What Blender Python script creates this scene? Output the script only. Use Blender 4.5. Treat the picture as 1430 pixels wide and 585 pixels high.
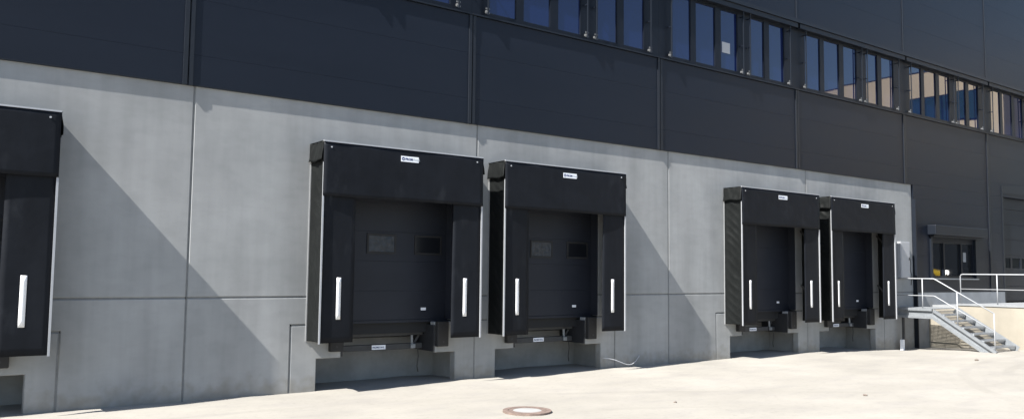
import bpy, bmesh, math, random
from mathutils import Vector, Matrix, noise
random.seed(7)
S = bpy.context.scene
for o in list(bpy.data.objects):
    bpy.data.objects.remove(o)
COL = S.collection

# ------------------------------------------------------------------ camera
YAW, PIT, ROL = 0.6376, 0.0761, 0.0111
fw = Vector((math.sin(YAW)*math.cos(PIT), math.cos(YAW)*math.cos(PIT), math.sin(PIT)))
rt = Vector((math.cos(YAW), -math.sin(YAW), 0)); up = rt.cross(fw)
r2 = math.cos(ROL)*rt + math.sin(ROL)*up; u2 = -math.sin(ROL)*rt + math.cos(ROL)*up
cd = bpy.data.cameras.new('camera'); cam = bpy.data.objects.new('camera', cd); COL.objects.link(cam)
cam.matrix_world = Matrix(((r2.x, u2.x, -fw.x, -10.1734), (r2.y, u2.y, -fw.y, -15.0281), (r2.z, u2.z, -fw.z, 2.2374), (0, 0, 0, 1)))
cd.sensor_width = 36; cd.sensor_fit = 'HORIZONTAL'; cd.lens = 36*1173.5/1430; cd.clip_end = 9000
S.camera = cam
# ------------------------------------------------------------------ light
SD = Vector((3.6, 0.586, -3.85)).normalized()          # the way sunlight travels
elev = math.asin(-SD.z); az = math.atan2(-SD.x, -SD.y)  # compass angle of the sun from +Y
W = bpy.data.worlds.new('World'); S.world = W; W.use_nodes = True
nt = W.node_tree; bg = nt.nodes['Background']
sky = nt.nodes.new('ShaderNodeTexSky'); sky.sky_type = 'NISHITA'; sky.sun_disc = False
sky.sun_elevation = elev; sky.sun_rotation = az; sky.air_density = 1.0; sky.dust_density = 0.6; sky.ozone_density = 1.6
nt.links.new(sky.outputs[0], bg.inputs[0]); bg.inputs[1].default_value = 0.075
sl = bpy.data.lights.new('sun', 'SUN'); sl.energy = 5.0; sl.angle = math.radians(0.5); sl.color = (1, 0.965, 0.91)
sun = bpy.data.objects.new('sun', sl); COL.objects.link(sun)
sun.rotation_euler = SD.to_track_quat('-Z', 'Y').to_euler(); sun.location = (-40, -10, 40)
S.view_settings.view_transform = 'Standard'; S.view_settings.look = 'None'; S.view_settings.gamma = 1
S.view_settings.exposure = 1.5
S.render.engine = 'CYCLES'

# ------------------------------------------------------------------ materials
def mat(name, col, rough=0.6, metal=0.0, var=0.0, vscale=3.0, bump=0.0, bscale=60.0, coat=0.0, spec=0.5, stretch=(1, 1, 1), col2=None, space='Object', detail=6, rvar=0.0, dirt=0.0, bdist=0.01):
    m = bpy.data.materials.new(name); m.use_nodes = True
    n = m.node_tree.nodes; L = m.node_tree.links; b = n['Principled BSDF']
    b.inputs['Base Color'].default_value = (*col, 1); b.inputs['Roughness'].default_value = rough
    b.inputs['Metallic'].default_value = metal; b.inputs['Coat Weight'].default_value = coat
    b.inputs['Coat Roughness'].default_value = 0.03; b.inputs['Specular IOR Level'].default_value = spec
    if var or bump or rvar:
        g = n.new('ShaderNodeNewGeometry'); mp = n.new('ShaderNodeMapping')
        L.new(g.outputs['Position'], mp.inputs['Vector']); mp.inputs['Scale'].default_value = stretch
    if var:
        t = n.new('ShaderNodeTexNoise'); t.inputs['Scale'].default_value = vscale; t.inputs['Detail'].default_value = detail
        t.inputs['Roughness'].default_value = 0.62
        L.new(mp.outputs[0], t.inputs['Vector'])
        r = n.new('ShaderNodeValToRGB'); L.new(t.outputs['Fac'], r.inputs[0])
        c2 = col2 or tuple(c*(1-var) for c in col)
        r.color_ramp.elements[0].position = 0.33; r.color_ramp.elements[1].position = 0.68
        r.color_ramp.elements[0].color = (*c2, 1); r.color_ramp.elements[1].color = (*[min(1, c*(1+var*0.5)) for c in col], 1)
        L.new(r.outputs[0], b.inputs['Base Color'])
        if rvar:
            mr = n.new('ShaderNodeMapRange'); L.new(t.outputs['Fac'], mr.inputs[0])
            mr.inputs[3].default_value = rough-rvar; mr.inputs[4].default_value = rough+rvar
            L.new(mr.outputs[0], b.inputs['Roughness'])
    if bump:
        t2 = n.new('ShaderNodeTexNoise'); t2.inputs['Scale'].default_value = bscale; t2.inputs['Detail'].default_value = 4
        L.new(mp.outputs[0], t2.inputs['Vector'])
        bp = n.new('ShaderNodeBump'); bp.inputs['Strength'].default_value = bump; bp.inputs['Distance'].default_value = bdist
        L.new(t2.outputs['Fac'], bp.inputs['Height']); L.new(bp.outputs[0], b.inputs['Normal'])
    return m

def mix_mult(m, build):
    """multiply the base colour of m by an extra factor made by build(nodes, links, vector socket)"""
    n = m.node_tree.nodes; L = m.node_tree.links; b = n['Principled BSDF']
    g = n.new('ShaderNodeNewGeometry')
    f = build(n, L, g.outputs['Position'])
    mx = n.new('ShaderNodeMix'); mx.data_type = 'RGBA'; mx.blend_type = 'MULTIPLY'; mx.inputs[0].default_value = 1
    if b.inputs['Base Color'].is_linked:
        L.new(b.inputs['Base Color'].links[0].from_socket, mx.inputs[6])
    else:
        mx.inputs[6].default_value = b.inputs['Base Color'].default_value
    L.new(f, mx.inputs[7]); L.new(mx.outputs[2], b.inputs['Base Color'])

def streaks(scale, stretch, lo, p0=0.35, p1=0.65, detail=5, tint=(1, 1, 1)):
    def f(n, L, v):
        mp = n.new('ShaderNodeMapping'); mp.inputs['Scale'].default_value = stretch; L.new(v, mp.inputs[0])
        t = n.new('ShaderNodeTexNoise'); t.inputs['Scale'].default_value = scale; t.inputs['Detail'].default_value = detail
        L.new(mp.outputs[0], t.inputs['Vector'])
        r = n.new('ShaderNodeValToRGB'); L.new(t.outputs['Fac'], r.inputs[0])
        r.color_ramp.elements[0].position = p0; r.color_ramp.elements[1].position = p1
        r.color_ramp.elements[0].color = (lo*tint[0], lo*tint[1], lo*tint[2], 1); r.color_ramp.elements[1].color = (1, 1, 1, 1)
        return r.outputs[0]
    return f
def per_object(amount):
    def f(n, L, v):
        oi = n.new('ShaderNodeObjectInfo'); r = n.new('ShaderNodeMapRange'); L.new(oi.outputs['Random'], r.inputs[0])
        r.inputs[3].default_value = 1-amount; r.inputs[4].default_value = 1.0
        cc = n.new('ShaderNodeCombineColor')
        for k in range(3): L.new(r.outputs[0], cc.inputs[k])
        return cc.outputs[0]
    return f

M = {}
M['concrete'] = mat('precast_concrete', (0.305, 0.311, 0.312), 0.85, var=0.10, vscale=0.8, bump=0.07, bscale=45, detail=9)
mix_mult(M['concrete'], streaks(1.6, (1, 1, 0.16), 0.87, 0.36, 0.6))
mix_mult(M['concrete'], streaks(0.55, (1, 1, 1.3), 0.9, 0.38, 0.62, 8, (0.99, 1.0, 1.0)))
mix_mult(M['concrete'], streaks(5.0, (0.5, 1, 1.2), 0.93, 0.3, 0.55, 8))
mix_mult(M['concrete'], streaks(38, (1, 1, 1), 0.9, 0.26, 0.34, 2))
mix_mult(M['concrete'], per_object(0.09))
mix_mult(M['concrete'], streaks(6, (1, 1, 0.07), 0.95, 0.36, 0.56, 7))
def splash(n, L, v):                   # dried mud splashes along the foot of the wall
    sx = n.new('ShaderNodeSeparateXYZ'); L.new(v, sx.inputs[0])
    t = n.new('ShaderNodeTexNoise'); t.inputs['Scale'].default_value = 5; t.inputs['Detail'].default_value = 8; L.new(v, t.inputs['Vector'])
    a = n.new('ShaderNodeMath'); a.operation = 'MULTIPLY_ADD'; L.new(t.outputs['Fac'], a.inputs[0]); a.inputs[1].default_value = -0.9; L.new(sx.outputs['Z'], a.inputs[2])
    r = n.new('ShaderNodeMapRange'); L.new(a.outputs[0], r.inputs[0]); r.inputs[1].default_value = -0.45; r.inputs[2].default_value = -0.1
    m_ = n.new('ShaderNodeMix'); m_.data_type = 'RGBA'; L.new(r.outputs[0], m_.inputs[0])
    m_.inputs[6].default_value = (0.80, 0.76, 0.70, 1); m_.inputs[7].default_value = (1, 1, 1, 1)
    return m_.outputs[2]
mix_mult(M['concrete'], splash)
M['pit_concrete'] = mat('pit_concrete', (0.27, 0.27, 0.265), 0.9, var=0.2, vscale=2, bump=0.3)
M['plinth'] = mat('plinth_concrete', (0.22, 0.23, 0.24), 0.8, var=0.15, vscale=2)
M['sealant'] = mat('joint_sealant', (0.15, 0.155, 0.155), 0.8, var=0.2, vscale=8)
M['cladding'] = mat('anthracite_cladding', (0.0072, 0.0103, 0.018), 0.42, var=0.10, vscale=0.7, bump=0.10, bscale=160, stretch=(0.35, 1, 1.6), spec=0.2, rvar=0.05)
mix_mult(M['cladding'], per_object(0.03))
M['trim'] = mat('anthracite_trim', (0.0095, 0.0125, 0.0185), 0.42, spec=0.22, var=0.1)
M['trim_edge'] = mat('trim_edge', (0.014, 0.017, 0.023), 0.4, spec=0.22, var=0.1)
M['backing'] = mat('backing', (0.008, 0.009, 0.011), 0.8, var=0.1)
M['frame'] = mat('window_frame', (0.007, 0.0095, 0.015), 0.4, spec=0.15, var=0.1)
M['steel'] = mat('galvanised_steel', (0.22, 0.235, 0.25), 0.5, metal=0.35, var=0.15, vscale=9)
M['white_rail'] = mat('pale_rail_paint', (0.32, 0.33, 0.345), 0.45, var=0.08, vscale=8)
M['alu'] = mat('aluminium_strip', (0.34, 0.35, 0.37), 0.5, metal=0.2, var=0.06, vscale=6)
M['frame_alu'] = mat('frame_alu', (0.26, 0.265, 0.27), 0.6, var=0.1)
M['dull_steel'] = mat('dull_steel', (0.12, 0.125, 0.13), 0.5, metal=0.3, var=0.2, vscale=9)
M['pale_pane'] = mat('pale_bumpy_pane', (0.026, 0.031, 0.04), 0.35, spec=0.35, var=0.5, vscale=9, bump=0.9, bscale=7, bdist=0.03)  # left door pane: paler than the right one, coarsely bumped
M['reflector'] = mat('reflector_strip', (0.72, 0.72, 0.72), 0.4, var=0.05, vscale=9)
M['pvc'] = mat('black_pvc', (0.0088, 0.0103, 0.0138), 0.55, var=0.18, vscale=1.4, bump=0.18, bscale=5, spec=0.1, rvar=0.08, bdist=0.03)
mix_mult(M['pvc'], streaks(6, (1, 1, 0.25), 0.86, 0.35, 0.6))
def scuff(n, L, v):                    # pale dust and truck scuffs
    mp = n.new('ShaderNodeMapping'); mp.inputs['Scale'].default_value = (1, 1, 0.5); L.new(v, mp.inputs[0])
    t = n.new('ShaderNodeTexNoise'); t.inputs['Scale'].default_value = 2.3; t.inputs['Detail'].default_value = 10; t.inputs['Roughness'].default_value = 0.7; L.new(mp.outputs[0], t.inputs['Vector'])
    r = n.new('ShaderNodeValToRGB'); L.new(t.outputs['Fac'], r.inputs[0])
    r.color_ramp.elements[0].position = 0.56; r.color_ramp.elements[1].position = 0.78
    r.color_ramp.elements[0].color = (1, 1, 1, 1); r.color_ramp.elements[1].color = (2.2, 2.1, 1.9, 1)
    return r.outputs[0]
mix_mult(M['pvc'], scuff)
M['pvc_side'] = mat('black_pvc_side', (0.0075, 0.0085, 0.0085), 0.5, var=0.25, vscale=2.5, bump=0.2, bscale=30, spec=0.16)
M['door'] = mat('dark_sectional_door', (0.019, 0.0215, 0.029), 0.5, var=0.1, vscale=2, spec=0.2)
M['dark_steel'] = mat('dark_steel', (0.02, 0.021, 0.024), 0.55, var=0.25, vscale=5)
M['mid_steel'] = mat('dusty_steel', (0.035, 0.036, 0.038), 0.6, var=0.3, vscale=5)
M['rubber'] = mat('black_rubber', (0.014, 0.014, 0.015), 0.75, var=0.25, vscale=6)
M['label'] = mat('label_white', (0.72, 0.74, 0.78), 0.4, var=0.04, vscale=20)
M['ink_blue'] = mat('ink_blue', (0.02, 0.035, 0.12), 0.5)
M['ink_grey'] = mat('ink_grey', (0.38, 0.42, 0.46), 0.5)
M['dark_glass'] = mat('dark_glass', (0.010, 0.0115, 0.013), 0.02, spec=0.5, coat=0.3, var=0.05)
M['glass'] = mat('window_glass', (0.0035, 0.009, 0.048), 0.02, spec=0.5, coat=0.35, var=0.05, bump=0.04, bscale=0.9, bdist=0.02)  # blue base colour deepens the sky's reflection in the panes
M['door_glass'] = mat('acrylic_pane', (0.008, 0.009, 0.012), 0.3, spec=0.4, var=0.1)
M['paper'] = mat('paper', (0.33, 0.34, 0.36), 0.8, var=0.03, vscale=9)
M['render'] = mat('cream_render', (0.27, 0.245, 0.2), 0.85, var=0.1, vscale=1.3, bump=0.2)
mix_mult(M['render'], streaks(2.2, (1, 1, 0.2), 0.9))
M['beige'] = mat('beige_facade', (0.58, 0.48, 0.34), 0.85, var=0.06, vscale=0.5)
M['teal_glass'] = mat('teal_glass', (0.012, 0.04, 0.055), 0.08, spec=0.7, var=0.1)
M['yellow'] = mat('yellow_paint', (0.62, 0.42, 0.02), 0.25, coat=0.8, var=0.03)
M['lamp'] = mat('headlight_glass', (0.85, 0.85, 0.85), 0.1, spec=0.8)
M['lamp'].node_tree.nodes['Principled BSDF'].inputs['Emission Color'].default_value = (1, 0.98, 0.92, 1)
M['lamp'].node_tree.nodes['Principled BSDF'].inputs['Emission Strength'].default_value = 9
M['tyre'] = mat('tyre', (0.02, 0.02, 0.02), 0.8)
M['iron'] = mat('rusty_iron', (0.17, 0.125, 0.105), 0.8, var=0.35, vscale=14, bump=0.4, bscale=80)
M['stone'] = mat('pebble', (0.16, 0.13, 0.11), 0.9, var=0.3, vscale=30)
M['hose'] = mat('white_hose', (0.42, 0.43, 0.45), 0.5, var=0.05)
M['cable'] = mat('black_cable', (0.02, 0.02, 0.02), 0.5)
M['grate'] = mat('steel_grating', (0.27, 0.285, 0.3), 0.5, metal=0.3, var=0.15, vscale=8)
gm = mat('pale_yard_concrete', (0.285, 0.268, 0.236), 0.9, var=0.13, vscale=0.35, bump=0.35, bscale=30, detail=10, bdist=0.006)
mix_mult(gm, streaks(0.55, (0.6, 1.5, 1), 0.92, 0.36, 0.62, 9))
mix_mult(gm, streaks(1.7, (0.6, 1.3, 1), 0.955, 0.34, 0.52, 10, (0.98, 0.98, 1.0)))
mix_mult(gm, streaks(9.0, (1, 1, 1), 0.90, 0.3, 0.46, 10))
mix_mult(gm, streaks(55, (1, 1, 1), 0.72, 0.26, 0.34, 3))
def tyres(cx, cy, radii, w, amt):       # faint rubber arcs left by turning trucks
    def f(n, L, v):
        t = n.new('ShaderNodeTexNoise'); t.inputs['Scale'].default_value = 0.7; t.inputs['Detail'].default_value = 6; L.new(v, t.inputs['Vector'])
        d = n.new('ShaderNodeVectorMath'); d.operation = 'DISTANCE'; L.new(v, d.inputs[0]); d.inputs[1].default_value = (cx, cy, 0)
        acc = None
        for r in radii:
            a = n.new('ShaderNodeMath'); a.operation = 'SUBTRACT'; L.new(d.outputs['Value'], a.inputs[0]); a.inputs[1].default_value = r
            b = n.new('ShaderNodeMath'); b.operation = 'ABSOLUTE'; L.new(a.outputs[0], b.inputs[0])
            c = n.new('ShaderNodeMapRange'); L.new(b.outputs[0], c.inputs[0]); c.inputs[1].default_value = w*0.5; c.inputs[2].default_value = w; c.inputs[3].default_value = 1; c.inputs[4].default_value = 0
            if acc is None: acc = c.outputs[0]
            else:
                e = n.new('ShaderNodeMath'); e.operation = 'MAXIMUM'; L.new(acc, e.inputs[0]); L.new(c.outputs[0], e.inputs[1]); acc = e.outputs[0]
        k = n.new('ShaderNodeMapRange'); L.new(t.outputs['Fac'], k.inputs[0]); k.inputs[1].default_value = 0.42; k.inputs[2].default_value = 0.6
        g_ = n.new('ShaderNodeMath'); g_.operation = 'MULTIPLY'; L.new(acc, g_.inputs[0]); L.new(k.outputs[0], g_.inputs[1])
        h = n.new('ShaderNodeMapRange'); L.new(g_.outputs[0], h.inputs[0]); h.inputs[3].default_value = 1; h.inputs[4].default_value = 1-amt
        cc = n.new('ShaderNodeCombineColor')
        for q in range(3): L.new(h.outputs[0], cc.inputs[q])
        return cc.outputs[0]
    return f
mix_mult(gm, tyres(16, -17, (11.0, 13.0, 12.1), 0.16, 0.10))
mix_mult(gm, tyres(-6, -19, (15.5, 17.4), 0.15, 0.08))
M['yard'] = gm

# ------------------------------------------------------------------ helpers
def link(name, me, m, parent=None):
    o = bpy.data.objects.new(name, me); COL.objects.link(o)
    if m is not None and not me.materials: me.materials.append(M[m] if isinstance(m, str) else m)
    if parent: o.parent = parent
    return o
def tag(o, label, cat=None, group=None, kind=None):
    if label: o['label'] = label
    if cat: o['category'] = cat
    if group: o['group'] = group
    if kind: o['kind'] = kind
    return o
def empty(name, loc=(0, 0, 0), rz=0.0):
    o = bpy.data.objects.new(name, None); COL.objects.link(o); o.location = loc; o.rotation_euler = (0, 0, rz)
    o.empty_display_size = 0.2
    return o
def new_mesh(name, v, f, smooth=False):
    me = bpy.data.meshes.new(name); me.from_pydata([tuple(a) for a in v], [], f); me.update()
    if smooth:
        for p in me.polygons: p.use_smooth = True
    return me
BF = [(0, 3, 2, 1), (4, 5, 6, 7), (0, 1, 5, 4), (1, 2, 6, 5), (2, 3, 7, 6), (3, 0, 4, 7)]
class MB:
    def __init__(s): s.v = []; s.f = []
    def box(s, a, b):
        x0, y0, z0 = [min(p, q) for p, q in zip(a, b)]; x1, y1, z1 = [max(p, q) for p, q in zip(a, b)]
        n = len(s.v)
        s.v += [(x0, y0, z0), (x1, y0, z0), (x1, y1, z0), (x0, y1, z0), (x0, y0, z1), (x1, y0, z1), (x1, y1, z1), (x0, y1, z1)]
        s.f += [tuple(i+n for i in q) for q in BF]; return s
    def hexa(s, p):
        n = len(s.v); s.v += [tuple(q) for q in p]; s.f += [tuple(i+n for i in q) for q in BF]; return s
    def bar(s, p, q, w, h, upv=(0, 0, 1)):
        p = Vector(p); q = Vector(q); d = (q-p).normalized(); u = Vector(upv)
        if abs(d.dot(u)) > 0.99: u = Vector((0, 1, 0))
        r = d.cross(u).normalized(); u = r.cross(d)
        c = [(-w/2, -h/2), (w/2, -h/2), (w/2, h/2), (-w/2, h/2)]
        n = len(s.v)
        for e in (p, q):
            for a, b in c: s.v.append(tuple(e+r*a+u*b))
        s.f += [(n, n+1, n+2, n+3), (n+7, n+6, n+5, n+4)] + [(n+i, n+4+i, n+4+(i+1) % 4, n+(i+1) % 4) for i in range(4)]
        return s
    def tube(s, pts, r, seg=8):
        pts = [Vector(p) for p in pts]; n = len(s.v); k = len(pts)
        for i, p in enumerate(pts):
            d = (pts[min(i+1, k-1)]-pts[max(i-1, 0)]).normalized()
            u = Vector((0, 0, 1)) if abs(d.z) < 0.95 else Vector((1, 0, 0))
            a = d.cross(u).normalized(); b = a.cross(d)
            for j in range(seg):
                t = 2*math.pi*j/seg; s.v.append(tuple(p+a*r*math.cos(t)+b*r*math.sin(t)))
        for i in range(k-1):
            for j in range(seg):
                s.f.append((n+i*seg+j, n+i*seg+(j+1) % seg, n+(i+1)*seg+(j+1) % seg, n+(i+1)*seg+j))
        s.f.append(tuple(n+j for j in range(seg))[::-1]); s.f.append(tuple(n+(k-1)*seg+j for j in range(seg)))
        return s
    def mesh(s, name, smooth=False): return new_mesh(name, s.v, s.f, smooth)
    def build(s, name, m, parent=None, smooth=False, bevel=0):
        o = link(name, s.mesh(name, smooth), m, parent)
        if bevel:
            md = o.modifiers.new('bevel', 'BEVEL'); md.width = bevel; md.segments = 2; md.limit_method = 'ANGLE'
        return o
def box(name, a, b, m, parent=None, bevel=0): return MB().box(a, b).build(name, m, parent, bevel=bevel)
def grid_panel(name, xs, zs, solid, y0, y1, m, parent=None):
    """wall slab made of grid cells; cells that are not solid are real openings with reveals"""
    v = []; f = []; idx = {}
    def vid(i, j, k):
        if (i, j, k) not in idx:
            idx[(i, j, k)] = len(v); v.append((xs[i], (y0, y1)[k], zs[j]))
        return idx[(i, j, k)]
    nx, nz = len(xs)-1, len(zs)-1
    def sol(i, j):
        return 0 <= i < nx and 0 <= j < nz and solid((xs[i]+xs[i+1])/2, (zs[j]+zs[j+1])/2)
    for i in range(nx):
        for j in range(nz):
            if not sol(i, j): continue
            f.append((vid(i, j, 0), vid(i+1, j, 0), vid(i+1, j+1, 0), vid(i, j+1, 0)))
            f.append((vid(i, j, 1), vid(i, j+1, 1), vid(i+1, j+1, 1), vid(i+1, j, 1)))
            if not sol(i-1, j): f.append((vid(i, j, 0), vid(i, j+1, 0), vid(i, j+1, 1), vid(i, j, 1)))
            if not sol(i+1, j): f.append((vid(i+1, j, 0), vid(i+1, j, 1), vid(i+1, j+1, 1), vid(i+1, j+1, 0)))
            if not sol(i, j-1): f.append((vid(i, j, 0), vid(i, j, 1), vid(i+1, j, 1), vid(i+1, j, 0)))
            if not sol(i, j+1): f.append((vid(i, j+1, 0), vid(i+1, j+1, 0), vid(i+1, j+1, 1), vid(i, j+1, 1)))
    o = link(name, new_mesh(name, v, f), m, parent)
    if m == 'concrete':
        md = o.modifiers.new('chamfer', 'BEVEL'); md.width = 0.011; md.segments = 1; md.limit_method = 'ANGLE'
    return o
def text(name, body, size, loc, m, parent, bold=0.0, rot=(math.pi/2, 0, 0)):
    c = bpy.data.curves.new(name, 'FONT'); c.body = body; c.size = size; c.offset = bold; c.resolution_u = 3; c.extrude = 0.0008
    t = bpy.data.objects.new(name, c); COL.objects.link(t)
    dg = bpy.context.evaluated_depsgraph_get(); me = bpy.data.meshes.new_from_object(t.evaluated_get(dg))
    bpy.data.objects.remove(t)
    me.materials.clear(); o = link(name, me, m, parent); o.location = loc; o.rotation_euler = rot
    return o
def sm(a, b, x):
    t = max(0, min(1, (x-a)/(b-a))); return t*t*(3-2*t)

# ------------------------------------------------------------------ ground
def gz(x, y):
    return -0.14*sm(12.5, 17.5, x)*sm(-2.6, -0.2, y) + 2.15*sm(26, 37, x)
def frange(a, b, st):
    n = round((b-a)/st); return [a+(b-a)*i/n for i in range(n+1)]
gx = [-4000, -800, -200, -80, -40] + frange(-22, 30, 0.2) + frange(30.5, 40, 0.5) + [55, 80, 200, 800, 4000]
gy = [-4000, -800, -200, -80, -45, -30] + frange(-20, -3, 0.25) + frange(-2.9, 1.6, 0.1) + [20, 200, 4000]
gv = []; gf = []
for y in gy:
    for x in gx:
        z = gz(x, y)
        if -23 < x < 30 and -21 < y < 2:
            z += 0.018*noise.noise(Vector((x*0.35, y*0.5, 1.7))) + 0.006*noise.noise(Vector((x*2.2, y*2.2, 5)))
            if y > -1.2: z += 0.022*max(0, noise.noise(Vector((x*1.3, y*2.0, 9.1))))
        gv.append((x, y, z))
nx = len(gx)
for j in range(len(gy)-1):
    for i in range(nx-1):
        gf.append((j*nx+i, j*nx+i+1, (j+1)*nx+i+1, (j+1)*nx+i))
g = link('ground', new_mesh('ground', gv, gf, True), 'yard'); tag(g, 'pale sunlit concrete yard in front of the docks', kind='structure')

# ------------------------------------------------------------------ warehouse
WH = empty('warehouse_building', (0, 0, 0))
tag(WH, 'long warehouse with dark cladding above a grey concrete loading wall', 'building')
DOCKS = [-9.92, -2.04, 2.10, 9.98, 14.15]
BAYS = [(-18, -12), (-12, -6), (-6, 0), (0, 6), (6, 12), (12, 18.12)]
INS = {-9.92: (-12, -7.93), -2.04: (-4.11, 0), 2.10: (0, 4.11), 9.98: (7.85, 12), 14.15: (12, 16.24)}
G = 0.015; JZ = 1.76; TOP = 5.46; LZ = 1.24
DH, PH, LH = 1.45, 1.55, 1.05          # half widths: door, pocket, leveller
for (a, b) in BAYS:
    cs = [c for c in DOCKS if a < c < b]; c = cs[0] if cs else None
    def opening(x, z):
        if c is None: return False
        d = abs(x-c)
        return (d < DH and 1.25 < z < 4.35) or (d < LH and 0.6 < z < 1.25) or (d < PH and z < 0.6)
    a1, b1 = a+G, b-G
    if b > 18: b1 = b
    xs = sorted([a1, b1] + ([c-DH, c+DH] if c else []))
    grid_panel('concrete_panel', xs, [JZ+G, 4.35, TOP], lambda x, z: not opening(x, z), 0, 0.2, 'concrete', WH)
    box('joint_sealant', (b-G-0.004, 0.016, -0.3), (b+G+0.004, 0.06, TOP-0.01), 'sealant', WH) if b < 18 else None
    if c:
        i0, i1 = INS[c]
        for e0, e1 in ((a1, c-DH), (c+DH, b1)):
            xs = sorted(set([e0, e1]+[q for q in (i0-G, i1+G) if e0 < q < e1]))
            grid_panel('concrete_panel', xs, [-0.4, LZ+G, JZ-G], lambda x, z: not (i0-G < x < i1+G and z < LZ+G), 0, 0.2, 'concrete', WH)
        for e0, e1, ep in ((max(i0+G, a1), c-LH, c-PH), (c+LH, min(i1-G, b1), c+PH)):
            grid_panel('pit_panel', [e0, ep, e1], [-0.4, 0.6, LZ-G], lambda x, z: not opening(x, z), 0.004, 0.2, 'concrete', WH)
        # joints around the pit panel and across the bay
        for p, q in ((a, c-DH), (c+DH, b)):
            box('joint_sealant', (p+G, 0.016, JZ-G-0.004), (q-0.0, 0.06, JZ+G+0.004), 'sealant', WH)
        for p, q in ((i0, c-DH), (c+DH, i1)):
            box('joint_sealant', (p+G, 0.016, LZ-G-0.004), (q, 0.06, LZ+G+0.004), 'sealant', WH)
        xj = i0 if i0 > a+0.1 else i1
        box('joint_sealant', (xj-G-0.004, 0.016, -0.3), (xj+G+0.004, 0.06, LZ-0.02), 'sealant', WH)
        # pocket and leveller pit behind the wall
        m = MB()
        x0, x1, yb = c-PH-0.15, c+PH+0.15, 1.15
        m.box((x0, yb, -0.4), (x1, yb+0.1, 1.3)); m.box((x0-0.1, 0.2, -0.4), (x0, yb+0.1, 1.3)); m.box((x1, 0.2, -0.4), (x1+0.1, yb+0.1, 1.3))
        m.build('pit_recess', 'pit_concrete', WH)
    else:
        grid_panel('concrete_panel', [a1, b1], [-0.4, JZ-G], lambda x, z: True, 0, 0.2, 'concrete', WH)
        box('joint_sealant', (a+G, 0.016, JZ-G-0.004), (b-G, 0.06, JZ+G+0.004), 'sealant', WH)
box('corner_shadow_fin', (18.122, -0.14, -0.35), (18.16, 0.2, 4.95), 'trim', WH)  # added fin, there only to cast a shadow strip on the cladding beyond
# doors, parts of the building
for c in DOCKS:
    d = grid_panel('dock_door', [c-DH-0.1, c-DH+0.03, c+DH-0.03, c+DH+0.1], [1.22, 1.27, 4.25, 4.42],
                   lambda x, z: not (abs(x-c) < DH-0.05 and 1.3 < z < 4.2), 0.204, 0.27, 'door', WH)
    for s in (-1, 1):
        x0, x1 = sorted((c+s*(DH-0.006), c+s*(DH-0.03)))
        box('door_jamb', (x0, 0.001, 1.27), (x1, 0.203, 4.34), 'door', d)
    zz = [1.27+i*0.596 for i in range(6)]
    for i in range(5):
        p = box('door_section', (c-DH+0.034, 0.225, zz[i]+0.001), (c+DH-0.034, 0.265, zz[i+1]-0.001), 'door', d, bevel=0.002)
    if c < 5:
        for k, wx in enumerate((-0.115, 0.98)):
            wf = MB(); X = c+wx; zc = 2.81
            for q in (((X-.33, zc-.2), (X+.33, zc-.16)), ((X-.33, zc+.16), (X+.33, zc+.2)), ((X-.33, zc-.16), (X-.29, zc+.16)), ((X+.29, zc-.16), (X+.33, zc+.16))):
                wf.box((q[0][0], 0.205, q[0][1]), (q[1][0], 0.222, q[1][1]))
            wf.build('door_window_frame', 'rubber', d)
            box('door_pane', (X-.288, 0.212, zc-.158), (X+.288, 0.22, zc+.158), 'pale_pane' if k == 0 else 'door_glass', d)
    box('door_label', (c+0.83, 0.218, 1.46), (c+0.95, 0.223, 1.515), 'label', d)
    box('inner_wall', (c-1.7, 0.3, 1.0), (c+1.7, 0.34, 4.6), 'backing', WH)
# dark cladding
SX = [-18.1, -12.15, -6.14, -0.2, 5.65, 11.56, 17.7, 23.82, 29.9, 36.0]
YC = -0.038
def clad_rows(a, b, rows, skip=None, y0=YC):
    for z0, z1 in zip(rows, rows[1:]):
        if skip:
            (sx0, sx1, sz0, sz1) = skip
            xs = sorted(set([a, b]+[q for q in (sx0, sx1) if a < q < b])); zs = sorted(set([z0+0.0015, z1-0.0015]+[q for q in (sz0, sz1) if z0 < q < z1]))
            grid_panel('cladding_panel', xs, zs, lambda x, z: not (sx0 < x < sx1 and sz0 < z < sz1), y0, 0.06, 'cladding', WH)
        else:
            box('cladding_panel', (a, y0, z0+0.0015), (b, 0.06, z1-0.0015), 'cladding', WH)
for a, b in zip(SX, SX[1:]):
    clad_rows(a+0.04, b-0.04, [5.475, 6.0, 7.0, 7.84])
    clad_rows(a+0.01, b-0.01, [9.98, 11.0, 12.0, 13.0, 14.0, 15.0], y0=YC-0.03)
    # cover strip over the lower seam: a flat profile with a shadow groove
    m = MB(); m.box((b-0.085, YC-0.028, 5.45), (b-0.012, 0.05, 7.84)); m.box((b+0.012, YC-0.022, 5.45), (b+0.085, 0.05, 7.84)); m.box((b-0.012, YC+0.02, 5.45), (b+0.012, 0.05, 7.84))
    m.build('seam_strip', 'trim_edge', WH)
    MB().box((b-0.03, YC-0.05, 9.98), (b+0.012, YC-0.02, 15.0)).build('seam_strip', 'trim_edge', WH)
box('drip_flashing', (-18.1, YC-0.006, 5.452), (18.12, 0.0, 5.474), 'trim', WH)
clad_rows(18.17, 23.78, [1.75, 2.2, 3.0, 4.0, 5.0, 5.475], skip=(19.22, 22.6, 2.25, 3.68))
clad_rows(23.86, 29.86, [1.75, 3.0, 4.0, 5.0, 5.475], skip=(24.9, 30.5, 0, 5.9))
clad_rows(29.94, 35.96, [1.75, 3.0, 4.0, 5.0, 5.475])
m = MB(); x = 23.82
m.box((x-0.085, YC-0.028, 1.75), (x-0.012, 0.05, 5.449)); m.box((x+0.012, YC-0.022, 1.75), (x+0.085, 0.05, 5.449)); m.build('seam_strip', 'trim_edge', WH)
box('plinth', (18.17, -0.06, -0.4), (24.88, 0.06, 1.745), 'plinth', WH)
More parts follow.
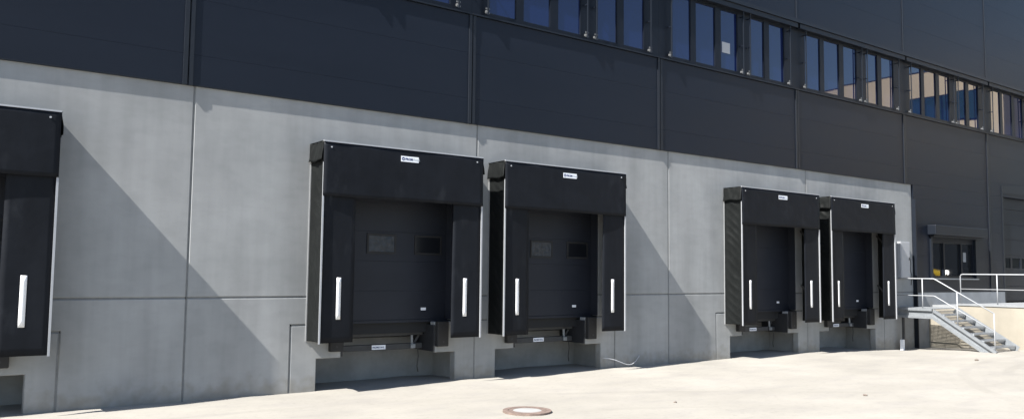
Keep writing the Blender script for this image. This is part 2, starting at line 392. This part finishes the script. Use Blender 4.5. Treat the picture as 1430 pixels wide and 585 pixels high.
# parapet, backing and roof
box('parapet_cap', (-18.2, YC-0.08, 15.0), (36.1, 0.5, 15.06), 'trim', WH)
m = MB(); m.box((-18.1, 0.13, 5.47), (36, 0.3, 15)); m.box((18.17, 0.29, -0.4), (36, 0.4, 5.46)); m.box((-18.1, 0.3, 14.7), (36, 30, 14.9))
m.build('backing_wall', 'backing', WH)
m = MB(); m.box((-18.1, 0.31, -0.4), (-17.9, 30, 14.69)); m.box((35.8, 0.41, -0.4), (36, 30, 14.69)); m.box((-18.1, 30, -0.4), (36, 30.2, 14.69))
m.build('outer_wall', 'cladding', WH)
# window ribbon
HD = 9.66; SB = 7.98
PANES = [(.47, 1.23), (1.44, 2.24), (2.48, 3.2), (3.74, 4.41), (4.65, 5.38)]
rail_me = {}
for bi, (a, b) in enumerate(zip(SX[2:], SX[3:-1])):
    k = (b-a)/5.93
    ps = [(a+p*k, a+q*k) for p, q in PANES]
    xs = sorted([a+0.002, b-0.002]+[q for p in ps for q in p])
    w = grid_panel('window', xs, [7.885, SB, HD, 9.86], lambda x, z: not (SB < z < HD and any(p < x < q for p, q in ps)), -0.012, 0.12, 'frame', WH)
    for p, q in ps:
        j = [random.uniform(-.004, .004) for _ in range(4)]
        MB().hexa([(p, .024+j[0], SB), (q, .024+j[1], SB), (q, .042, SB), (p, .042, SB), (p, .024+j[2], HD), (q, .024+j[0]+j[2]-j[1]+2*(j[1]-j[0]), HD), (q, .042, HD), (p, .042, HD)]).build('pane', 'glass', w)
        mm = MB(); f = 0.016          # casement rim
        mm.box((p, 0.006, SB), (p+f, 0.023, HD)); mm.box((q-f, 0.006, SB), (q, 0.023, HD)); mm.box((p+f, 0.006, SB), (q-f, 0.023, SB+f)); mm.box((p+f, 0.006, HD-f), (q-f, 0.023, HD))
        mm.build('casement', 'trim', w)
    for rx in (.36, 3.32, 3.62, 5.52):
        X = a+rx*k
        box('blind_guide_rail', (X-.013, -0.145, 7.9), (X+.013, -0.118, 9.715), 'trim', w)
        s = 1 if rx in (.36, 3.62) else -1
        for bz in (8.72, 9.55):
            box('rail_bracket', (X-.012, -0.117, bz), (X+.012, -0.013, bz+.03), 'frame', w)
        mm = MB(); mm.box((X-.012, -0.117, 7.97), (X+.012, -0.013, 8.02)); mm.box((X-.05, -0.117, 7.93), (X+.05, -0.1, 7.965)); mm.box((X-.05, -0.117, 8.025), (X+.05, -0.1, 8.06))
        mm.build('rail_clamp', 'dull_steel', w)
    box('window_sill', (a+0.002, -0.085, 7.845), (b-0.002, 0.05, 7.88), 'trim', w)
    box('blind_box', (a+0.05, -0.16, 9.72), (b-0.05, -0.014, 9.86), 'trim', w)
    if bi == 2:
        box('paper_notice', (a+2.56*k, 0.016, 8.45), (a+2.9*k, 0.0235, 8.75), 'paper', w)
box('head_flashing', (-18.1, -0.2, 9.865), (36, 0.1, 9.975), 'trim', WH)
# ground floor window with shutter box, right of the concrete
gw = grid_panel('window', [19.22, 19.32, 20.22, 20.32, 21.5, 21.6, 22.4, 22.6], [2.25, 2.33, 3.5, 3.68], lambda x, z: not (2.33 < z < 3.5 and (19.32 < x < 20.22 or 20.32 < x < 21.5 or 21.6 < x < 22.4)), -0.02, 0.12, 'frame', WH)
for p, q in ((19.32, 20.22), (20.32, 21.5), (21.6, 22.4)): box('pane', (p, 0.05, 2.33), (q, 0.06, 3.5), 'dark_glass', gw)
box('paper_notice', (21.78, 0.035, 2.85), (22.0, 0.045, 3.2), 'plinth', gw)
box('window_sill', (19.15, -0.12, 2.2), (22.66, 0.0, 2.245), 'steel', gw)
sb = box('shutter_box', (19.08, -0.34, 3.76), (23.0, YC-0.002, 4.1), 'trim', gw, bevel=0.02)
box('shutter_slat_end', (19.2, -0.2, 3.69), (22.7, -0.05, 3.755), 'trim_edge', gw)
for X in (19.22, 22.5): box('shutter_guide_rail', (X, -0.1, 2.25), (X+0.1, -0.022, 3.685), 'trim', gw)
# roller gate
gt = grid_panel('sectional_gate', [24.88, 25.02, 29.4, 29.86], [1.3, 5.62, 5.9], lambda x, z: not (25.02 < x < 29.4 and z < 5.62), -0.05, 0.1, 'trim', WH)
for i in range(7):
    z0 = 1.36+i*0.609
    if i == 2:
        grid_panel('gate_section', [25.02]+[25.02+q for n in range(5) for q in (.1+.86*n, .8+.86*n)]+[29.4], [z0+.004, z0+.1, z0+.5, z0+.605], lambda x, z: not (z0+.1 < z < z0+.5 and any(.1+.86*n < x-25.02 < .8+.86*n for n in range(5))), 0.1, 0.15, 'cladding', gt)
        for n in range(5): box('pane', (25.02+.1+.86*n, 0.12, z0+.1), (25.02+.8+.86*n, 0.13, z0+.5), 'dark_glass', gt)
    else:
        box('gate_section', (25.02, 0.1, z0+.004), (29.4, 0.15, z0+.605), 'cladding', gt, bevel=0.006)

# ------------------------------------------------------------------ dock shelters
DP = 0.586; HW = 1.77; ZB, ZT = 0.935, 4.635
def fabric(name, fn, nu, nv, m, parent, thick=0.006):
    v = [fn(i/nu, j/nv) for j in range(nv+1) for i in range(nu+1)]
    f = [(j*(nu+1)+i, j*(nu+1)+i+1, (j+1)*(nu+1)+i+1, (j+1)*(nu+1)+i) for j in range(nv) for i in range(nu)]
    o = link(name, new_mesh(name, v, f, True), m, parent)
    md = o.modifiers.new('thickness', 'SOLIDIFY'); md.thickness = thick; md.offset = 0
    return o
SH_LABEL = ['black dock shelter cut off by the left edge of the photo',
            'left shelter of the middle pair, beside the wide bare concrete bay',
            'right shelter of the middle pair, close beside its neighbour',
            'left shelter of the far pair of black dock shelters',
            'rightmost black dock shelter, next to the metal stairs']
for n, c in enumerate(DOCKS):
    sh = empty('dock_shelter', (c, 0, 0)); tag(sh, SH_LABEL[n], 'dock shelter', 'black loading dock shelters on the concrete wall')
    sd = n*13.7
    for s in (-1, 1):
        def side(u, t, s=s):
            y = -0.012-(DP-0.02)*u; z = ZB+0.01+(ZT-ZB-0.03)*t
            e = math.sin(math.pi*u)
            ph = (z*1.0+u*0.45)*26+3.2*noise.noise(Vector((u*1.5, z*0.9, sd+s)))
            fold = (0.5+0.5*math.sin(ph))**3*0.016*(0.45+0.9*abs(noise.noise(Vector((u, z*1.3, sd+4*s)))))+0.02*noise.noise(Vector((u*3, z*2.2, sd+s*2)))
            return (s*(HW-0.012-0.022*e+fold*e), y, z)
        fabric('side_fabric', side, 14, 190, 'pvc_side', sh)
        # wall frame, front edge strip
        box('wall_frame', (s*HW-0.012, -0.014, ZB), (s*HW+0.010, 0.002, ZT), 'frame_alu', sh)
        m = MB(); m.box((s*HW-0.008, -DP-0.014, ZB-0.01), (s*HW+0.008, -DP+0.006, ZT-0.38))
        m.build('edge_strip', 'alu', sh)
        m = MB(); m.box((s*HW-0.016, -DP-0.026, ZB-0.012), (s*HW+0.016, -DP-0.0145, 3.62)); m.build('edge_clip', 'alu', sh)
        # side curtain, hanging slightly loose at its inner edge
        def cur(u, t, s=s):
            x = s*(HW-0.015-0.655*u-0.02*u*(1-t)); z = ZB+(4.5-ZB)*t
            k = 0.02*noise.noise(Vector((u*1.2, z*0.55, sd+3+s)))+0.012*u*u*(1-t)
            return (x, -DP+0.012+u*0.015+k*u, z)
        cu = fabric('side_curtain', cur, 8, 30, 'pvc', sh, 0.01)
        cx = s*(HW-0.365)
        def ref(u, t, s=s):
            uu = (0.35-0.043+0.086*u)/0.655; tt = (1.36+0.77*t-ZB)/(4.5-ZB); p = cur(uu, tt)
            return (p[0], p[1]-0.008, p[2])
        fabric('reflector_strip', ref, 2, 8, 'reflector', cu, 0.003)
        # folding link arms behind the curtain
        m = MB()
        for za, zb_ in ((1.45, 2.0), (3.05, 3.6)):
            m.bar((s*(HW-0.10), -0.03, zb_), (s*(HW-0.06), -DP+0.06, za), 0.03, 0.05)
        m.bar((s*(HW-0.06), -DP+0.06, ZB+0.03), (s*(HW-0.06), -DP+0.06, ZT-0.03), 0.04, 0.04)
        m.build('link_arm', 'mid_steel', sh)
        # wrinkled corner flap
        def flap(u, t, s=s):
            y = -DP-0.02+(DP+0.01)*u; z = ZT+0.012-0.36*(1-t)*(1-0.035*math.sin(u*7+sd))
            o = 0.010+0.034*(1-t)+0.014*noise.noise(Vector((u*5, t*2, sd+s*7)))+0.012*abs(math.sin(u*11+t*3+sd))
            return (s*(HW+o), y, z)
        fabric('corner_flap', flap, 16, 10, 'pvc_side', sh)
    # head curtain with a loosely hanging lower hem
    def head(u, t):
        x = -HW-0.012+(2*HW+0.024)*u; z = 3.63+(ZT-3.63)*t + (1-t)*0.012*noise.noise(Vector((u*5, 0, sd)))
        return (x, -DP-0.022-0.014*(1-t)-0.018*(1-t)*noise.noise(Vector((u*3.5, t, sd+5)))-0.006*noise.noise(Vector((u*7+t*4, t*2, sd+8))), z)
    hd = fabric('head_curtain', head, 40, 14, 'pvc', sh, 0.008)
    def roof(u, t):
        return ((HW+0.03)*(2*u-1), 0.012-(DP+0.012)*t, ZT+0.010-0.012*abs(noise.noise(Vector((u*6, t*3, sd)))))
    fabric('roof_fabric', roof, 30, 6, 'pvc_side', sh)
    m = MB(); m.box((-HW-0.015, -DP-0.034, ZT-0.002), (HW+0.015, -DP+0.0, ZT+0.024)); m.build('top_strip', 'alu', sh)
    for s in (-1, 1): MB().tube([(s*(HW-0.14), -DP-0.03, 4.54), (s*(HW-0.14), -DP-0.04, 4.54)], 0.016).build('rivet', 'alu', sh)
    # label on the head curtain
    lb = box('brand_label', (-0.17, -DP-0.034, 4.40), (0.225, -DP-0.0305, 4.51), 'label', sh)
    yl = -DP-0.0352
    MB().tube([(-0.122, yl+0.0008, 4.455), (-0.122, yl, 4.455)], 0.034, 14).build('logo_disc', 'ink_blue', lb)
    MB().box((-0.140, yl-0.001, 4.449), (-0.104, yl-0.0004, 4.459)).box((-0.128, yl-0.0018, 4.44), (-0.116, yl-0.0011, 4.458)).build('logo_mark', 'label', lb)
    text('lettering', 'PROM', 0.062, (-0.078, yl, 4.433), 'ink_blue', lb, bold=0.0022)
    text('lettering', 'STAHL', 0.062, (0.073, yl, 4.433), 'ink_grey', lb, bold=0.0004)

# ------------------------------------------------------------------ dock levellers
LV_LABEL = ['dark dock leveller under the shelter cut off at the left edge',
            'dark dock leveller in the pit below the left shelter of the middle pair',
            'dark dock leveller below the right shelter of the middle pair',
            'dark dock leveller below the left shelter of the far pair',
            'dark dock leveller below the rightmost shelter']
for n, c in enumerate(DOCKS):
    lv = empty('dock_leveller', (c, 0, 0.6)); tag(lv, LV_LABEL[n], 'dock leveller', 'dock levellers below the shelters')
    def B(name, a, b, m, bevel=0):
        return box(name, (a[0], a[1], a[2]-0.6), (b[0], b[1], b[2]-0.6), m, lv, bevel)
    B('deck', (-1.03, 0.45, 1.19), (1.03, 1.1, 1.24), 'dark_steel')
    B('deck_edge', (-1.03, 0.36, 1.165), (1.03, 0.445, 1.246), 'rubber', 0.01)
    B('lip', (-1.0, 0.40, 0.94), (1.0, 0.43, 1.16), 'mid_steel', 0.006)
    for x in (-1.03, 1.03): MB().box((x-0.018, 0.004, 0.02), (x+0.018, 0.9, 0.56)).build('side_frame', 'dark_steel', lv)
    B('back_beam', (-1.0, 0.85, 0.88), (1.0, 0.92, 1.0), 'dark_steel')
    B('front_beam', (-1.0, 0.42, 0.66), (1.0, 0.53, 0.775), 'mid_steel', 0.008)
    pl = B('type_label', (-0.18, 0.412, 0.675), (0.13, 0.419, 0.765), 'label')
    text('lettering', 'PROMSTAHL', 0.047, (-0.165, 0.4105, 0.102), 'ink_blue', pl, bold=0.001)
    MB().tube([(0.76, 0.44, 0.16), (0.75, 0.44, 0.36)], 0.03, 10).build('cylinder', 'steel', lv)
    B('lip_support', (0.70, 0.37, 0.67), (0.81, 0.415, 0.76), 'steel', 0.008)
    MB().bar((0.80, 0.5, 0.12), (1.0, 0.5, 0.42), 0.05, 0.05).build('link_bar', 'mid_steel', lv)
    MB().tube([(0.88, 0.40, 0.06), (0.89, 0.39, -0.1), (0.87, 0.40, -0.3), (0.9, 0.41, -0.42)], 0.011).build('hose', 'cable', lv)
    for s in (-1, 1):
        bp = B('bumper', (s*1.18-0.135, -0.12, 0.725), (s*1.18+0.135, -0.001, 1.24), 'rubber', 0.015)
        for z in (0.82, 1.12):
            MB().tube([(s*1.19, -0.125, z-0.6), (s*1.19, -0.119, z-0.6)], 0.022, 8).build('bolt', 'dark_steel', bp)

# ------------------------------------------------------------------ stairs, platform, railings at the right
XN, XF = 16.95, 18.42                   # near and far side of the stair, which runs straight out from the wall
ZL, YB, YF, GF = 1.27, -1.26, -3.2, -0.02
st = empty('steel_stair', (XN, YF, GF)); tag(st, 'galvanised steel stair with landing and tube handrail beside the rightmost shelter', 'stair')
inv = Vector((XN, YF, GF))
def SB_(m, name, mt, smooth=False):
    m.v = [tuple(Vector(p)-inv) for p in m.v]; return m.build(name, mt, st, smooth)
m = MB()
for i in range(34):
    x = XN+0.02+(XF-XN-0.04)*i/33; m.box((x-.003, YB, ZL-.03), (x+.003, -0.02, ZL))
for i in range(9):
    y = -0.03+(YB+0.03)*i/8; m.box((XN, y-.004, ZL-.026), (XF, y+.004, ZL-.002))
SB_(m, 'landing_grating', 'grate')
def channel(name, p, q, h, n=Vector((-1, 0, 0))):      # U profile open to the left: web and two flanges
    p = Vector(p); q = Vector(q); d = (q-p).normalized(); u = n.cross(d); u = u if u.z > 0 else -u
    MB_ = MB(); MB_.bar(p-n*0.012, q-n*0.012, 0.012, h, u); SB_(MB_, name+'_web', 'steel')
    for sg in (1, -1):
        o = u*sg*(h/2-0.042); MB_ = MB(); MB_.bar(p+o+n*0.03, q+o+n*0.03, 0.07, 0.084, u); SB_(MB_, name+'_flange', 'steel')
channel('landing_channel', (XN, -0.02, ZL-0.165), (XN, YB+0.02, ZL-0.165), 0.33)
sl_ = (ZL-GF)/(YB-YF)
channel('stringer', (XN-0.002, YB+0.03, ZL-0.155), (XN-0.002, YF+0.10, GF-0.06), 0.29)
m = MB(); m.bar((XF, YB+0.03, ZL-0.05), (XF, YF+0.06, GF+0.05), 0.012, 0.24); SB_(m, 'far_stringer', 'steel')
NT = 7
for i in range(1, NT):
    z = ZL-(ZL-GF)*i/NT; y1 = YB-(YB-YF)*(i-1)/(NT-0.5); y0 = y1-0.31
    m = MB()
    for k in range(9): y = y1+(y0-y1)*k/8; m.box((XN+.015, y-.006, z-.03), (XF-.015, y+.006, z))
    for k in range(16): x = XN+.03+(XF-XN-.06)*k/15; m.box((x-.004, y0, z-.027), (x+.004, y1, z-.002))
    m.box((XN+.015, y0-.03, z-.045), (XF-.015, y0-.007, z+.001))
    SB_(m, 'tread', 'grate')
    m = MB()                            # perforated riser under the back of the tread
    for k in range(26): x = XN+.03+(XF-XN-.06)*k/25; m.box((x-.008, y1-.014, z+.002), (x+.008, y1-.008, z+.125))
    m.box((XN+.015, y1-.018, z+.07), (XF-.015, y1-.0145, z+.085))
    SB_(m, 'riser', 'dull_steel')
for dz, r, nm in ((0.955, 0.018, 'handrail'), (0.405, 0.014, 'mid_rail')):
    m = MB(); m.tube([(XN, -0.03, ZL+dz), (XN, YB-0.02, ZL+dz), (XN, YB-0.08, ZL+dz-0.02), (XN, YF+0.08, GF+dz+0.25)], r, 10); SB_(m, nm, 'white_rail', True)
for y in (-0.92, -2.02, -3.11):
    t = max(0, (YB-0.05-y)/(YB-0.05-YF-0.08))
    zt = ZL+0.955-(ZL-GF-0.25)*t; zb = ZL-0.03-(ZL-GF+0.0)*t*0.96
    m = MB(); m.tube([(XN-0.0, y, zb), (XN-0.0, y, zt)], 0.018, 10); SB_(m, 'rail_post', 'white_rail', True)
m = MB(); m.box((XN-.08, -0.27, -0.3), (XN+.03, -0.17, 0.21)); SB_(m, 'support_foot', 'label')
m = MB(); m.box((XN+.035, -0.25, -0.3), (XN+.105, -0.18, ZL-0.335)); SB_(m, 'support_leg', 'mid_steel')
# retaining wall, running out from the building and facing the sun
rwall = empty('retaining_wall', (19.0, -3, 0)); tag(rwall, 'cream rendered retaining wall behind the stair, carrying a railing', 'wall')
def RW(name, a, b, mt): return box(name, (a[0]-19.0, a[1]+3, a[2]), (b[0]-19.0, b[1]+3, b[2]), mt, rwall)
RW('wall_body', (19.0, -1.06, -0.5), (19.25, -0.062, 1.225), 'render')
RW('wall_body', (19.0, -4.06, -0.5), (19.25, -1.064, 1.335), 'render')
RW('wall_body', (19.0, -9.0, -0.5), (19.25, -4.066, 1.335), 'render')
RW('coping', (18.97, -9.02, 1.337), (19.28, -1.05, 1.40), 'plinth')
pf = box('platform', (19.252, -9.0, -0.5), (40, -0.065, 1.32), 'plinth'); tag(pf, 'raised concrete platform behind the retaining wall', kind='structure')
rl = empty('platform_railing', (19.1, -1.15, 1.4)); tag(rl, 'pale tube railing on top of the cream retaining wall', 'railing')
def RB(m, name):
    m.v = [tuple(Vector(p)-Vector((19.1, -1.15, 1.4))) for p in m.v]; m.build(name, 'white_rail', rl, True)
ya = -1.12
m = MB(); m.tube([(19.1, ya, 1.40), (19.1, ya, 2.32), (19.1, ya-.02, 2.365), (19.1, ya-.07, 2.385), (19.1, -8.9, 2.385)], 0.019, 10); RB(m, 'top_rail')
m = MB(); m.tube([(19.1, ya, 1.89), (19.1, -8.9, 1.89)], 0.015, 10); RB(m, 'mid_rail')
for k in range(1, 7):
    y = ya-1.17*k; m = MB(); m.tube([(19.1, y, 1.40), (19.1, y, 2.37)], 0.018, 10); RB(m, 'rail_post')

# ------------------------------------------------------------------ small things
cab = empty('wall_cabinet', (17.42, 0, 2.24)); tag(cab, 'pale grey flat cabinet on the wall right of the last shelter', 'cabinet')
box('cabinet_body', (-0.3, -0.13, 0), (0.28, -0.002, 1.22), 'alu', cab, bevel=0.01)
box('cabinet_door', (-0.27, -0.14, 0.03), (0.25, -0.131, 1.19), 'alu', cab, bevel=0.004)
box('latch', (0.19, -0.155, 0.6), (0.215, -0.1405, 0.7), 'dark_steel', cab)
cpts = [Vector((17.86, -0.03, 3.0)), Vector((17.9, -0.05, 2.75)), Vector((17.84, -0.06, 2.5)), Vector((17.95, -0.05, 2.3)), Vector((17.9, -0.04, 2.0))]
cb = MB().tube(cpts, 0.012, 8).build('wall_cable', 'cable', None, True); tag(cb, 'loose dark cable hanging beside the pale wall cabinet', 'cable')
hp = []
for i in range(25):
    t = i/24; hp.append(Vector((3.66+1.2*t, -0.06-0.12*math.sin(t*3), 0.26-0.33*t+0.24*t*t*t*t*1.3+0.03*math.sin(t*7))))
hs = MB().tube(hp, 0.008, 8).build('white_hose', 'hose', None, True); tag(hs, 'thin white hose end curling off the ground by the middle pair of docks', 'hose')
# manhole
mh = empty('manhole_cover', (-1.65, -4.0, gz(-1.65, -4)+0.0)); tag(mh, 'round manhole cover with rusty iron ring in the pale yard', 'manhole cover')
def ring(r0, r1, z0, z1, seg=48):
    v = []; f = []
    for i in range(seg):
        t = 2*math.pi*i/seg; cx, sx_ = math.cos(t), math.sin(t)
        v += [(r0*cx, r0*sx_, z0), (r1*cx, r1*sx_, z0), (r1*cx, r1*sx_, z1), (r0*cx, r0*sx_, z1)]
    for i in range(seg):
        j = (i+1) % seg
        for k in range(4): f.append((4*i+k, 4*j+k, 4*j+(k+1) % 4, 4*i+(k+1) % 4))
    return v, f
link('outer_ring', new_mesh('outer_ring', *ring(0.315, 0.40, -0.05, 0.024)), 'iron', mh)
link('lid_rim', new_mesh('lid_rim', *ring(0.235, 0.308, -0.05, 0.022)), 'iron', mh)
v = [(0.234*math.cos(2*math.pi*i/40), 0.234*math.sin(2*math.pi*i/40), 0.02) for i in range(40)]
v += [(a, b, -0.05) for a, b, _ in v]
link('lid_filling', new_mesh('lid_filling', v, [tuple(range(40))]+[(i, 40+i, 40+(i+1) % 40, (i+1) % 40) for i in range(40)]), 'pit_concrete', mh)
# pebbles
def pix(px, py, z):
    d = fw + r2*((px-715)/1173.5) - u2*((py-292.5)/1173.5); o = cam.matrix_world.translation
    return o + d*((z-o.z)/d.z)
bm = bmesh.new(); bmesh.ops.create_icosphere(bm, subdivisions=2, radius=1)
for vv in bm.verts: vv.co *= 1+0.25*noise.noise(vv.co*1.7); vv.co.z *= 0.6
pm = bpy.data.meshes.new('pebble'); bm.to_mesh(pm); bm.free(); pm.materials.append(M['stone'])
PB = [(1364, 503, .05, 'small dark stone on the ground in front of the stair foot'), (1208, 552, .035, 'lone dark pebble on the yard at the lower right'),
      (943, 562, .03, 'tiny pebble on the yard right of the manhole'), (1313, 494, .035, 'small stone on the ground below the stair landing')]
for px, py, r, lab in PB:
    p = pix(px, py, -0.05 if px < 1250 else -0.19); zg = gz(p.x, p.y); p = pix(px, py, zg)
    o = bpy.data.objects.new('pebble', pm); COL.objects.link(o); o.location = (p.x, p.y, zg+r*0.35); o.scale = (r*1.3, r, r); o.rotation_euler = (0, 0, px)
    tag(o, lab, 'stone')

# ------------------------------------------------------------------ across the yard: what the windows reflect
bb = empty('beige_building', (45, -26, 2)); tag(bb, 'beige building with dark window band mirrored in the upper windows', 'building')
ox, oy, oz = 45, -26, 2
def BBx(name, a, b, m, par=bb): return box(name, (a[0]-ox, a[1]-oy, a[2]-oz), (b[0]-ox, b[1]-oy, b[2]-oz), m, par)
BBx('wall', (45, -46, 8.6), (60, -8.4, 16.0), 'beige')
BBx('lower_wall', (45.2, -46, 1.5), (60, -8.4, 8.6), 'trim')
BBx('roof', (44.97, -46.1, 16.0), (60.1, -8.37, 16.06), 'trim')
for (z0, z1, y0, y1) in ((12.4, 14.3, -14.4, -9.0), (12.0, 13.4, -21.5, -17.0), (9.2, 10.6, -21, -9.5), (9.2, 10.6, -44, -26), (12.4, 14.3, -44, -26)):
    w = BBx('window', (44.94, y0, z0), (44.998, y1, z1), 'frame')
    k = max(2, round((y1-y0)/1.25))
    for i in range(k):
        BBx('pane', (44.92, y0+(y1-y0)*(i+.04)/k, z0+.06), (44.938, y0+(y1-y0)*(i+.96)/k, z1-.06), 'teal_glass', w)
# yellow car
car = empty('yellow_car', (39.4, -11.5, 1.98), math.radians(70)); tag(car, 'yellow car mirrored in the ground floor window behind the stair', 'car')
def loft(sec, name, m, par=car):
    v = []; f = []; k = len(sec[0])
    for s in sec: v += s
    for i in range(len(sec)-1):
        for j in range(k): f.append((i*k+j, i*k+(j+1) % k, (i+1)*k+(j+1) % k, (i+1)*k+j))
    f.append(tuple(range(k))[::-1]); f.append(tuple((len(sec)-1)*k+j for j in range(k)))
    o = link(name, new_mesh(name, v, f, True), m, par); md = o.modifiers.new('s', 'SUBSURF'); md.levels = 1; md.render_levels = 2
    return o
def sect(x, zb, zt, w): return [(x, -w, zb+.1), (x, -w*1.02, (zb+zt)/2), (x, -w*.9, zt), (x, w*.9, zt), (x, w*1.02, (zb+zt)/2), (x, w, zb+.1), (x, w*.8, zb), (x, -w*.8, zb)]
loft([sect(-2.05, .35, .8, .78), sect(-1.95, .25, .95, .86), sect(-.9, .22, .98, .9), sect(.6, .22, .95, .9), sect(1.5, .22, .84, .88), sect(1.95, .25, .72, .82), sect(2.1, .35, .6, .72)], 'body', 'yellow')
def cs(x, z, w): return [(x, -w, .9), (x, -w*.93, (z+.9)/2), (x, -w*.8, z), (x, w*.8, z), (x, w*.93, (z+.9)/2), (x, w, .9)]
loft([cs(-1.9, .95, .82), cs(-1.2, 1.36, .8), cs(-.2, 1.43, .8), cs(.35, 1.3, .8), cs(1.1, .93, .82)], 'cabin_glass', 'teal_glass')
loft([[(x, y*.64, z+.005) for y in (-1, 1)]+[(x, y*.64, z+.04) for y in (1, -1)] for x, z in ((-1.25, 1.35), (-.7, 1.41), (-.2, 1.43), (.25, 1.34))], 'roof', 'yellow')
for x in (-1.3, 1.3):
    for y in (-.82, .82):
        wl = MB().tube([(x, y-.1, .31), (x, y+.1, .31)], .31, 24).build('wheel', 'tyre', car)
        MB().tube([(x, y-.11, .31), (x, y+.11, .31)], .19, 16).build('rim', 'steel', wl)
for y in (-.6, .6): MB().tube([(1.9, y, .62), (2.1, y*.97, .6)], .13, 12).build('headlight', 'lamp', car)
